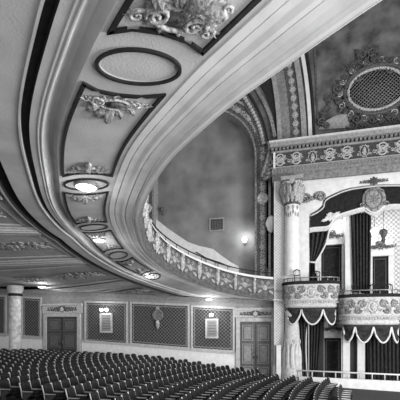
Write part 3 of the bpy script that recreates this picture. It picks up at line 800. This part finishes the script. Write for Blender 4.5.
tag(m.build('spandrel_carving', M['relief_mid']), 'gilded scroll carving on the white spandrel beside the capital', 'carving')
m = MB(lambda a, b_, h: (wx(330, -.6)+a, -.6-h, wz(330, 217, -.6)+b_)); rosette(m, 0, 0, .32); leaf(m, .1, 0, .6, .5, .5, .3); leaf(m, -.1, -.1, .5, PI+.3, .5, .3); scroll(m, .2, .1, .2); m.build('braid_knot', M['white'], val)

# room behind the boxes
struct(MB().box(px1, XR, 1.0, 1.2, -1.4, E0).build('wall_box_back', M['paper']))
struct(MB().box(px1, XR, -.35, 1.0, E0-.3, E0).build('ceiling_box', M['trim']))
struct(MB().box(px1-.0, px1+.15, -.35, 1.0, -1.3, E0-.3).build('wall_box_left', M['cream']))
def box_doorway(u0, u1, v0, v1, label, ma=None):
    x0, x1 = wx(u0, .9), wx(u1, .9); zt, zb_ = wz(u0, v0, .9), wz(u0, v1, .9)
    t = thing('box_door', label, 'door', ((x0+x1)/2, .95, zb_))
    MB().box(x0, x1, .9, 1.0, zb_, zt).build('dark_leaf', M['velvet'], t)
    m = MB(); m.box(x0-.32, x0, .75, 1.0, zb_, zt+.2); m.box(x1, x1+.32, .75, 1.0, zb_, zt+.2); m.box(x0-.32, x1+.32, .7, 1.0, zt+.02, zt+.35); m.build('frame', M['white'], t)
    m = MB(); quad_frame(m, [(x0+.12, zb_+.1), (x1-.12, zb_+.1), (x1-.12, zt-.15), (x0+.12, zt-.15)], .04, .86, .9); m.build('panel_moulding', M['wood'], t)
    xm = (x0+x1)/2
    m = MB(lambda a, b_, h: (xm+a, .72-h, zt+.75+b_)); cartouche(m, 0, 0, .5, .5); rosette(m, 0, 0, .22)
    for q in (-1, 1): acanthus(m, q*.2, -.15, .8, .1 if q > 0 else PI-.1, q)
    m.build('overdoor_carving', M['relief_dark'], t)
    MB().box(x0-.25, x1+.25, .78, 1.0, zt+.36, zt+1.15).build('overdoor', M['white'], t)
box_doorway(321, 341.5, 246, 290, 'dark doorway inside left upper box under carved white overdoor')
box_doorway(372, 388, 257, 300, 'dark doorway inside right upper box under carved white overdoor')
box_doorway(324, 341, 338, 386, 'dark doorway inside left lower box')
# white partition post between the boxes
t = thing('partition_post', 'white post between the two upper boxes, left of the dark curtain', 'post', (wx(349, .1), .1, 4.6))
MB().box(wx(345, .1), wx(352.5, .1), 0, .9, 4.8, 12.2).build('panel', M['white'], t)
# curtains
def curtain(path_top, path_bot, y, z_amp, folds, ma, name, label, cat='curtain', parent=None, tie=None, n=60, m_=16):
    (x0, z0), (x1, z1) = path_top; (a0, c0), (a1, c1) = path_bot
    def f(i, j):
        q = i/n; r = j/m_
        xt = x0+(x1-x0)*q; zt = z0+(z1-z0)*q; xb = a0+(a1-a0)*q; zb_ = c0+(c1-c0)*q
        e = r if not tie else r**tie
        return (xt+(xb-xt)*e, y + z_amp*math.sin(q*folds*2*PI)*(1-.3*r), zt+(zb_-zt)*r)
    mb = MB(); mb.grid(f, list(range(n+1)), list(range(m_+1)))
    o = mb.build(name, ma, parent, solid=.03)
    if not parent: tag(o, label, cat)
    return o
curtain((P(351, 214, -.2), P(371, 212, -.2)), (P(353, 292, -.2), P(370, 294, -.2)), -.15, .14, 6, M['velvet_mid'], 'box_curtain', 'dark velvet curtain hanging straight between the two upper boxes')
t = thing('tied_curtain', 'dark curtain tied back at the left of the upper box', 'curtain', (wx(313, -.3), -.3, 6.5))
curtain((P(309.5, 229, -.3), P(329, 229, -.3)), (P(310, 262, -.3), P(315.5, 262, -.3)), -.2, .12, 4, M['velvet_mid'], 'drape', '', parent=t, tie=1.5)
curtain((P(310, 262, -.3), P(315.5, 262, -.3)), (P(307, 284, -.3), P(318, 284, -.3)), -.2, .12, 4, M['velvet'], 'drape', '', parent=t)
curve_tube([(329.5, 229), (326, 243), (320, 255), (315.5, 262)], -.36, .06, M['fringe'], 'fringe', t)
m = MB(); q = P(314, 263, -.3); m.tube([(q[0]-.35, -.36, q[1]+.08), (q[0]+.2, -.4, q[1])], .06); m.tube([(q[0]+.1, -.4, q[1]), (q[0]+.12, -.4, q[1]-.7)], [.05, .09]); m.build('tassel_cord', M['fringe'], t)
# hanging glass sconces
for u, v, ma, lb in ((374.5, 234, M['lamp_soft'], 'bright glass wall sconce beside the dark curtain'), (383.5, 235, M['relief_dark'], 'dark vase-shaped sconce next to the bright glass one')):
    x, z = wx(u, -.3), wz(u, v, -.3)
    t = thing('glass_sconce', lb, 'sconce', (x, -.1, z))
    MB().lathe([(.02, -.5), (.1, -.4), (.14, -.32), (.1, -.2), (.18, 0), (.26, .18), (.26, .26), (.16, .36), (.05, .4)], (x, -.3, z), 14).build('glass', ma, t)
    MB().tube([(x, -.3, z+.38), (x, -.3, z+1.5)], .02, 5).build('hanger', M['brass'], t)

# boxes: bulging fronts
def opera_box(x0, x1, vt, vb, uc, bul, label, swag_n, lab2, dy=0):
    xc = (x0+x1)/2; hw = (x1-x0)/2
    yb = fy; D = bul
    zt = EZ + (325-vt)/F*project((xc, yb-D, 3))[2]; zb_ = EZ + (325-vb)/F*project((xc, yb-D, 3))[2]
    H = zt-zb_
    def plan(a, out):     # a from 0..PI
        ca, sa = math.cos(a), math.sin(a)
        e = .62
        X = xc - (hw+out)*math.copysign(abs(ca)**e, ca); Y = yb - (D+out)*abs(sa)**e
        return X, Y
    A = [PI*k/40 for k in range(41)]
    t = thing('opera_box', label, 'theatre box', (xc, yb, zb_), 'upper opera boxes')
    pr = [(-.18, 0), (-.12, .06), (-.12, .12), (-.04, .18), (-.04, .42*H), (-.09, .44*H*.9), (.0, .36*H), (.04, .42*H), (-.02, .48*H), (.02, .7*H), (.0, .9*H), (.08, .93*H), (.1, H)]
    pr = [(-.22, 0), (-.1, .05), (-.06, .14), (-.1, .2), (-.1, .3*H), (.0, .33*H), (.02, .37*H), (-.03, .40*H), (.03, .6*H), (.04, .8*H), (-.02, .92*H), (.06, .95*H), (.06, H)]
    m = MB(); m.grid(lambda a, k: (lambda q: (q[0], q[1], zb_+pr[k][1]))(plan(a, pr[k][0])), A, list(range(len(pr)))); m.build('front', M['cream'], t)
    # floor / underside and top lip
    for nm, zz, ma in (('underside', zb_+.02, M['trim']), ('box_floor', zb_+.78*H, M['floor'])):
        vs = [(plan(a, -.22)[0], plan(a, -.22)[1], zz) for a in A]; mb = MB(); mb.add(vs, [tuple(range(len(vs)))]); mb.build(nm, ma, t)
    m = MB(); m.grid(lambda a, k: (lambda q: (q[0], q[1], zt+[.0, .2, .2, 0][k]))(plan(a, [.1, .1, -.12, -.12][k])), A, [0, 1, 2, 3], False); m.build('padded_rail', M['velvet'], t)
    m = MB(); m.tube([(*plan(a, .02), zt+.42) for a in A], .035, 6)
    for k in range(1, 40, 4): q = plan(A[k], .02); m.tube([(q[0], q[1], zt+.1), (q[0], q[1], zt+.42)], .025, 5)
    m.build('brass_rail', M['brass'], t)
    # relief on the front
    arc = [0]; Pn = [Vector(plan(a, .05)) for a in A]
    for p, q in zip(Pn, Pn[1:]): arc.append(arc[-1]+(q-p).length)
    half = arc[-1]/2
    def fmap(a, b_, h):
        l = min(max(half+a, 0), arc[-1]-.001); i = max(j for j in range(len(arc)) if arc[j] <= l); i = min(i, len(Pn)-2)
        f = (l-arc[i])/(arc[i+1]-arc[i]); p = Pn[i].lerp(Pn[i+1], f); d = (Pn[i+1]-Pn[i]).normalized(); n = Vector((d.y, -d.x))
        if n.y > 0: n = -n
        return (p.x+n.x*(h*.6-.02), p.y+n.y*(h*.6-.02), zb_+.66*H+b_)
    k = H*.42
    m = MB(fmap); cartouche(m, 0, 0, k*.8, k*1.0); m.ell((0, 0, .03), (k*.25, k*.33, .07)); m.build('central_cartouche', M['relief'], t)
    m = MB(fmap)
    for q in (-1, 1):
        for j in range(3):
            aa = q*(.5+j*.62); scroll(m, aa+q*.32, .14, .25, q, 0, .22); scroll(m, aa+q*.1, -.2, .22, -q, 0, .22, fy=-1); leaf(m, aa, 0, .45, PI/2, .5, .3); leaf(m, aa+q*.3, -.05, .4, -PI/2+q*.5, .5, .3); acanthus(m, aa, 0, .6, 0 if q > 0 else PI, q)
    m.build('scroll_relief', M['relief_mid'], t)
    m = MB(lambda a, b_, h: fmap(a, b_-.44*H, h))
    for j in range(-14, 15): leaf(m, j*.16, -.05, .16, PI/2, .9, .3)
    m.build('leaf_band', M['relief'], t)
    # festooned cloth under the front
    sw = thing('swag_valance', lab2, 'valance', (xc, yb-.6*D, zb_-.5), 'festooned valances under the boxes')
    i0, i1 = 5, 35
    for s_ in range(swag_n):
        fa, fb = s_/swag_n, (s_+1)/swag_n
        def pos(q, o=0):
            l = arc[-1]*(.13+.76*q); i = max(j for j in range(len(arc)) if arc[j] <= l); i = min(i, len(Pn)-2)
            f_ = (l-arc[i])/(arc[i+1]-arc[i]); p = Pn[i].lerp(Pn[i+1], f_); d = (Pn[i+1]-Pn[i]).normalized(); n = Vector((d.y, -d.x))
            if n.y > 0: n = -n
            return (p.x-n.x*(.25-o), p.y-n.y*(.25-o))
        def f(i, j, fa=fa, fb=fb):
            q = i/14; r = j/8; p = pos(fa+(fb-fa)*q, .1*math.sin(r*PI*3)*math.sin(PI*q))
            drop = .12+.95*math.sin(PI*q)**.7
            return (p[0], p[1], zb_+.0-drop*r)
        mb = MB(); mb.grid(f, list(range(15)), list(range(9))); fe = mb.build('festoon', M['velvet_mid'], sw)
        MB().tube([(lambda p: (p[0], p[1]-.04, p[2]))(f(i, 8)) for i in range(15)], .06, 6).build('fringe', M['fringe'], fe)
    return zt, zb_, plan
bx = wx(283.5, -1.0)
z1 = opera_box(bx, wx(339.5, -1.4), 284, 307.5, 311, 1.3, 'upper left box with bulging cream front, beside the column', 3, 'dark festooned cloth under the left box, three scallops')
z2 = opera_box(wx(339.5, -1.6), wx(403, -1.6), 297, 325, 370, 1.5, 'upper right box set lower, bulging cream front with cartouche', 4, 'dark festooned cloth under the right box, four scallops')
# box underside slab wall between boxes: lower opening header
m = MB(); m.box(px1+.15, XR, fy+.15, .9, 4.2, 4.75); struct(m.build('floor_boxes', M['trim']))
# chairs in the boxes
def box_chair(x, y, z, rz, label):
    t = thing('box_chair', label, 'chair', (x, y, z), 'loose chairs in the upper boxes')
    def tr(m): return m
    R = lambda a, b_, h: (x+a*math.cos(rz)-b_*math.sin(rz), y+a*math.sin(rz)+b_*math.cos(rz), z+h)
    for a in (-.2, .2):
        for b_ in (-.2, .2): MB(R).tube([(a, b_, 0), (a*.9, b_*.9, .48)], .025, 6).build('leg', M['black'], t)
    m = MB(R); m.box(-.24, .24, -.24, .24, .47, .55); m.build('seat', M['velvet'], t)
    m = MB(R)
    for a in (-.2, .2): m.tube([(a, .22, .5), (a, .27, .9), (a*1.05, .34, 1.2)], .028, 6)
    m.tube([(-.2, .34, 1.18), (0, .34, 1.27), (.2, .34, 1.18)], .04, 6); m.tube([(-.2, .27, .9), (.2, .27, .9)], .03, 6)
    for a in (-.1, 0, .1): m.tube([(a, .26, .9), (a, .33, 1.2)], .015, 5)
    m.build('backrest', M['black'], t)
zf1 = z1[1]+.78*(z1[0]-z1[1]); zf2 = z2[1]+.78*(z2[0]-z2[1])
for x, y, z, r, lb in ((bx+1.0, -1.72, zf1+.01, 2.6, 'dark chair at the column end of the left box'), (1.75, -1.4, zf1+.01, -.3, 'dark chair in the left box beneath the tied curtain'), (2.5, -1.1, zf1+.01, .2, 'dark chair near the right end of left box'),
                       (4.3, -1.3, zf2+.01, .3, 'dark chair at the left of the right box'), (5.2, -1.2, zf2+.01, -.2, 'dark chair in right box below the straight curtain'), (6.2, -1.3, zf2+.01, .1, 'dark chair by the doorway in the right box')):
    box_chair(x, y, z, r, lb)

# lower boxes: pedestal, posts, curtains, rail
zp = wz(289, 311, -1.3); fz = floor_z(.3)
t = thing('column_pedestal', 'white carved pedestal flaring downward below the column', 'pedestal', (cx, cy, fz))
MB().lathe([(cr*1.5, 0), (cr*1.5, .5), (cr*1.35, .6), (cr*1.3, 1.2), (cr*1.1, 2.4), (cr*.85, zp-fz-.5), (cr*1.0, zp-fz)], (cx, cy, fz), 28, PI, 2*PI).build('body', M['cream'], t)
m = MB(lambda a, z, h: (cx+(cr*(1.33-.13*(z-1))+h*.5)*math.sin(a), cy-(cr*(1.33-.13*(z-1))+h*.5)*math.cos(a), fz+z))
for k in range(5): leaf(m, -1+k*.5, 1.2, 1.6, PI/2, .3, .12); scroll(m, -.9+k*.5, 2.9, .16, 1 if k % 2 else -1, 0, .25)
m.build('carving', M['coping'], t)
def post(u0, u1, v0, y, label, vb=392):
    o = MB().box(wx(u0, y), wx(u1, y), y, y+.3, floor_z(3), wz(u0, v0, y)-.0); b2 = o
    m = MB(); m.box(wx(u0, y)-.05, wx(u1, y)+.05, y-.05, y+.35, floor_z(3), floor_z(3)+.3); 
    t = thing('box_post', label, 'post', (wx((u0+u1)/2, y), y, floor_z(3)))
    o.build('shaft', M['white'], t); m.build('base', M['coping'], t)
post(301.5, 306.5, 318, -.2, 'narrow white post beside the lower draped curtain')
post(343, 350, 318, -.3, 'wide white post under the left end of right box')
post(357.5, 365, 318, .2, 'white post under the middle of right box')
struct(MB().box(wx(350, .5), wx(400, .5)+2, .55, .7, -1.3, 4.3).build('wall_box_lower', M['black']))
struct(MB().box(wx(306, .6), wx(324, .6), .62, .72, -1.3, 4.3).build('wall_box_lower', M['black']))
t = thing('lower_curtain', 'long gathered curtain falling beside the pedestal in the lower box', 'curtain', (wx(300, -.7), -.9, 0))
curtain((P(295, 316, -.9), P(308, 316, -.9)), (P(300.5, 386, -.9), P(308, 386, -.9)), -.95, .1, 4, M['velvet_mid'], 'drape', '', parent=t)
for o, w in ((-.1, .04),): curve_tube([(308, 318), (306, 340), (306.5, 365), (308.5, 385)], -1.02, .04, M['fringe'], 'fringe', t)
curtain((P(306.5, 318, .2), P(322, 318, .2)), (P(307, 388, .2), P(317, 388, .2)), .2, .12, 5, M['velvet_mid'], 'box_curtain', 'dark curtain inside the left lower box')
curtain((P(367, 330, .2), P(402, 330, .2)), (P(368, 390, .2), P(402, 390, .2)), .2, .1, 9, M['velvet_mid'], 'box_curtain', 'wide dark curtain inside the right lower box')
# front rail of the lower boxes
yy = -1.9
rt = thing('box_rail', 'pale low front rail running below the lower boxes', 'rail', (1.0, yy, floor_z(2)))
x0 = wx(299, yy); x1 = 9.0
z0a, z1a = wz(300, 370.5, yy), wz(400, 374.5, yy)
MB().tube([(x0, yy, z0a), (x1, yy, z1a-.05)], .05, 8).build('top_rail', M['white'], rt)
m = MB(); m.prism([(x0, floor_z(x0)), (x1, floor_z(x1)), (x1, z1a-.42), (x0, z0a-.38)], yy-.06, yy+.06); m.build('panel', M['white'], rt)
for k in range(12): xx = x0+.1+k*.7; MB().tube([(xx, yy, z0a-.4-.03*k*.1), (xx, yy, z0a-.02-(z0a-z1a)*(xx-x0)/(x1-x0))], .04, 6).build('baluster', M['trim_pale'], rt)
m = MB(); m.box(wx(276.5, -1.5), wx(281, -1.5), -1.6, -1.3, floor_z(-.8), wz(278, 345, -1.5)); tag(m.build('guard_post', M['white']), 'short white post standing between right double door and pedestal', 'post')

# small fittings on the upper walls
def sconce(u, v, y, label, ma, r=.2, pw=0):
    x, z = wx(u, y), wz(u, v, y)
    t = thing('wall_lamp', label, 'wall light', (x, y, z))
    MB().tube([(x, y, z-.25), (x, y-.2, z-.2), (x, y-.3, z-.05)], .04, 6).build('arm', M['relief_dark'], t)
    MB().ell((x, y-.3, z+.1), (r, r, r*1.3)).build('globe', ma, t)
    if pw: lamp_point((x, y-.75, z+.2), pw)
sconce(245, 242, .9, 'small lit globe on the alcove wall right of the vent', M['lamp'], .17, 60)
sconce(163, 212, .9, 'small dark bracket lamp at the left of the alcove wall', M['relief_dark'], .16)
x, z = wx(271, -.4), wz(271, 224, -.4)
t = thing('wall_lantern', 'pale vase-shaped wall lantern in the shadow beside the pier', 'wall light', (x, -.3, z))
MB().lathe([(.05, -.6), (.2, -.45), (.33, -.1), (.36, .1), (.26, .4), (.1, .55), (0, .6)], (x, -.4, z), 12).build('glass', M['fringe'], t); MB().tube([(x, 0, z-.3), (x, -.4, z-.55)], .05).build('arm', M['relief_dark'], t)
struct(MB().box(wx(266.5), wx(274)+.1, -.05, 0, 7, 13.5).build('trim_10', M['black']))  # black strip painting in the shadow beside the pier
x0, x1, zt, zb_ = wx(209.5, .85), wx(224, .85), wz(216, 218, .85), wz(216, 231, .85)
t = thing('wall_vent', 'square grey ventilation grille on the alcove wall', 'vent', ((x0+x1)/2, .85, zb_))
m = MB(); quad_frame(m, [(x0, zb_), (x1, zb_), (x1, zt), (x0, zt)], .08, .82, .9); m.build('frame', M['trim'], t)
m = MB()
for k in range(5): xx = x0+.15+k*(x1-x0-.2)/5; m.box(xx, xx+.05, .84, .9, zb_, zt)
for k in range(6): zz = zb_+.1+k*(zt-zb_-.15)/6; m.box(x0, x1, .84, .9, zz, zz+.04)
m.build('lattice', M['relief_dark'], t)

# ------------------------------------------------------------------ seats
def make_seat():
    t = thing('theatre_seat', 'x', 'seat')
    # faces +x; width along y
    m = MB(); ys = [-.235+.47*k/8 for k in range(9)]
    def back(y, k):
        prof = [(-.05, .40), (-.09, .62), (-.14, .86), (-.17, .98), (-.20, 1.0), (-.22, .97), (-.19, .82), (-.14, .6), (-.10, .38), (-.05, .40)]
        q = (y/.235); x, z = prof[k]
        zz = z - (.07*abs(q)**4 if z > .8 else 0); return (x - .25 + .06*q*q, y, zz)
    m.grid(back, ys, list(range(10))); m.add([back(ys[0], k) for k in range(9)], [tuple(range(9))]); m.add([back(ys[-1], k) for k in range(9)], [tuple(range(9))])
    m.build('backrest', M['seat_cloth'], t)
    m = MB(); m.grid(lambda y, k: ([-.28, .16, .2, .17, -.28][k], y, [.46, .5-.03*(y/.22)**2, .46, .40, .38][k] + 0), [-.22+.44*k/6 for k in range(7)], [0, 1, 2, 3, 4])
    m.build('seat', M['seat_cloth'], t)
    for sg in (-1, 1):
        y = sg*.262
        m = MB(); m.prism([(-.34, 0), (-.02, 0), (-.08, .1), (-.1, .4), (.08, .56), (.1, .62), (-.3, .64), (-.3, .3)], y-.014, y+.014); m.build('side_standard', M['iron'], t)
        m = MB(); m.box(-.36, .10, y-.02, y+.02, .64, .67); m.tube([(-.31, y, .40), (-.36, y, .70), (-.44, y, .98)], .021, 6); m.build('armrest', M['seat_wood_highlight'], t)  # pale armrest; the back-edge tube is added as a painted highlight
    return t
proto = make_seat()
spots = []
for r in range(34):
    X0 = 4.0 - .98*r
    for j in range(22):
        Y = -1.9 - .57*j
        x = X0 + .018*(Y+12)**2 - 1.6
        if x > -1.3 and Y > -3.6: continue
        if x > 3.2 or x < -30.5: continue
        if -24.1 < x < -20.2 and Y > -3.0: continue
        z = floor_z(x)
        u, v, d = project((x, Y, z+1.0))
        if u < -8 or u > 408 or v > 403: continue
        rz = -math.atan(.036*(Y+12))
        spots.append((d, x, Y, z, rz, r, j, u))
spots.sort()
near = spots[:300]; far = spots[300:]
print('seats', len(spots))
def copy_tree(o, parent=None):
    c = o.copy(); COL.objects.link(c)
    if parent: c.parent = parent
    for ch in o.children: copy_tree(ch, c)
    return c
kids = list(proto.children)
for i, (d, x, Y, z, rz, r, j, u) in enumerate(near):
    if i == 0: o = proto
    else:
        o = proto.copy(); COL.objects.link(o)
        for ch in kids: c = ch.copy(); COL.objects.link(c); c.parent = o
    o.location = (x, Y, z); o.rotation_euler = (0, 0, rz)
    o['group'] = 'stalls seats in raked rows'
    if u > 300: lb = 'dark seat of the stalls in front of the pale low box rail'
    elif u > 236: lb = 'dark seat of the stalls in front of the right double door'
    elif u > 130: lb = 'dark seat of the stalls below the two damask panels in mid picture'
    elif u > 82: lb = 'dark seat of the stalls below the plaque panel beside the left door'
    else: lb = 'dark seat of the stalls in front of the left double door and column'
    o['label'] = lb
if far:
    m = MB()
    src = []
    for ch in kids:
        src.append((ch.data, ch.data.materials[0]))
    for gi, (nm, sel) in enumerate((('rear_theatre_seats', 0),)):
        mats = []; 
        for (d, x, Y, z, rz, r, j, u) in far:
            c, s = math.cos(rz), math.sin(rz)
            for me, ma in src:
                if ma not in mats: mats.append(ma)
                o = len(m.v)
                m.v += [Vector((x+v.co.x*c-v.co.y*s, Y+v.co.x*s+v.co.y*c, z+v.co.z)) for v in me.vertices]
                for p in me.polygons: m.f.append(tuple(k+o for k in p.vertices)); m.sm.append(True)
        me = bpy.data.meshes.new('rear_theatre_seats'); me.from_pydata(m.v, [], m.f); 
        for ma in mats: me.materials.append(ma)
        idxs = []
        for _ in far:
            for sm_, ma in src: idxs += [mats.index(ma)]*len(sm_.polygons)
        me.polygons.foreach_set('material_index', idxs); me.update()
        ob = bpy.data.objects.new('theatre_seats', me); COL.objects.link(ob)
        tag(ob, 'farthest dark stalls seats along the side wall, too many to single out', 'seats', None, 'stuff')

# ------------------------------------------------------------------ light, camera
def area(loc, target, size, power, name):
    l = bpy.data.lights.new(name, 'AREA'); l.shape = 'SQUARE'; l.size = size; l.energy = power
    o = bpy.data.objects.new(name, l); COL.objects.link(o); o.location = loc
    o.rotation_euler = (Vector(target)-Vector(loc)).to_track_quat('-Z', 'Y').to_euler(); return o
area((14, -16, 3.5), (-6, -8, 5), 6, 3300, 'stage_side_fill')  # unseen fill added on the stage side, in place of work lights
area((6, -26, 3.5), (2, 0, 8), 5, 900, 'camera_side_fill')  # unseen fill light added beside the camera for brightness
area((6, -14, -.3), (-3, -17, 7), 3, 420, 'soffit_fill')  # unseen low fill added to brighten the soffit
for loc, e, r in LIGHTS:
    l = bpy.data.lights.new('bulb', 'POINT'); l.energy = e; l.shadow_soft_size = r; o = bpy.data.objects.new('bulb', l); COL.objects.link(o); o.location = loc
l = bpy.data.lights.new('box_bulb', 'POINT'); l.energy = 55; l.shadow_soft_size = .3; o = bpy.data.objects.new('box_bulb', l); COL.objects.link(o); o.location = (3.2, .2, 10.2)
l = bpy.data.lights.new('box_bulb', 'POINT'); l.energy = 40; l.shadow_soft_size = .3; o = bpy.data.objects.new('box_bulb', l); COL.objects.link(o); o.location = (6.2, -.1, 9.2)
w = bpy.data.worlds.new('world'); SC.world = w; w.use_nodes = True
w.node_tree.nodes['Background'].inputs[0].default_value = grey(1); w.node_tree.nodes['Background'].inputs[1].default_value = .5
cam = bpy.data.cameras.new('camera'); co = bpy.data.objects.new('camera', cam); COL.objects.link(co)
co.location = (0, CY, EZ); co.rotation_euler = (PI/2, 0, AL)
cam.sensor_width = 36; cam.lens = 36*F/400; cam.shift_y = 125/400; cam.clip_start = .05; cam.clip_end = 200
SC.camera = co
vs = SC.view_settings; vs.view_transform = 'Standard'; vs.look = 'None'; vs.gamma = 1; vs.exposure = .5; vs.use_curve_mapping = False
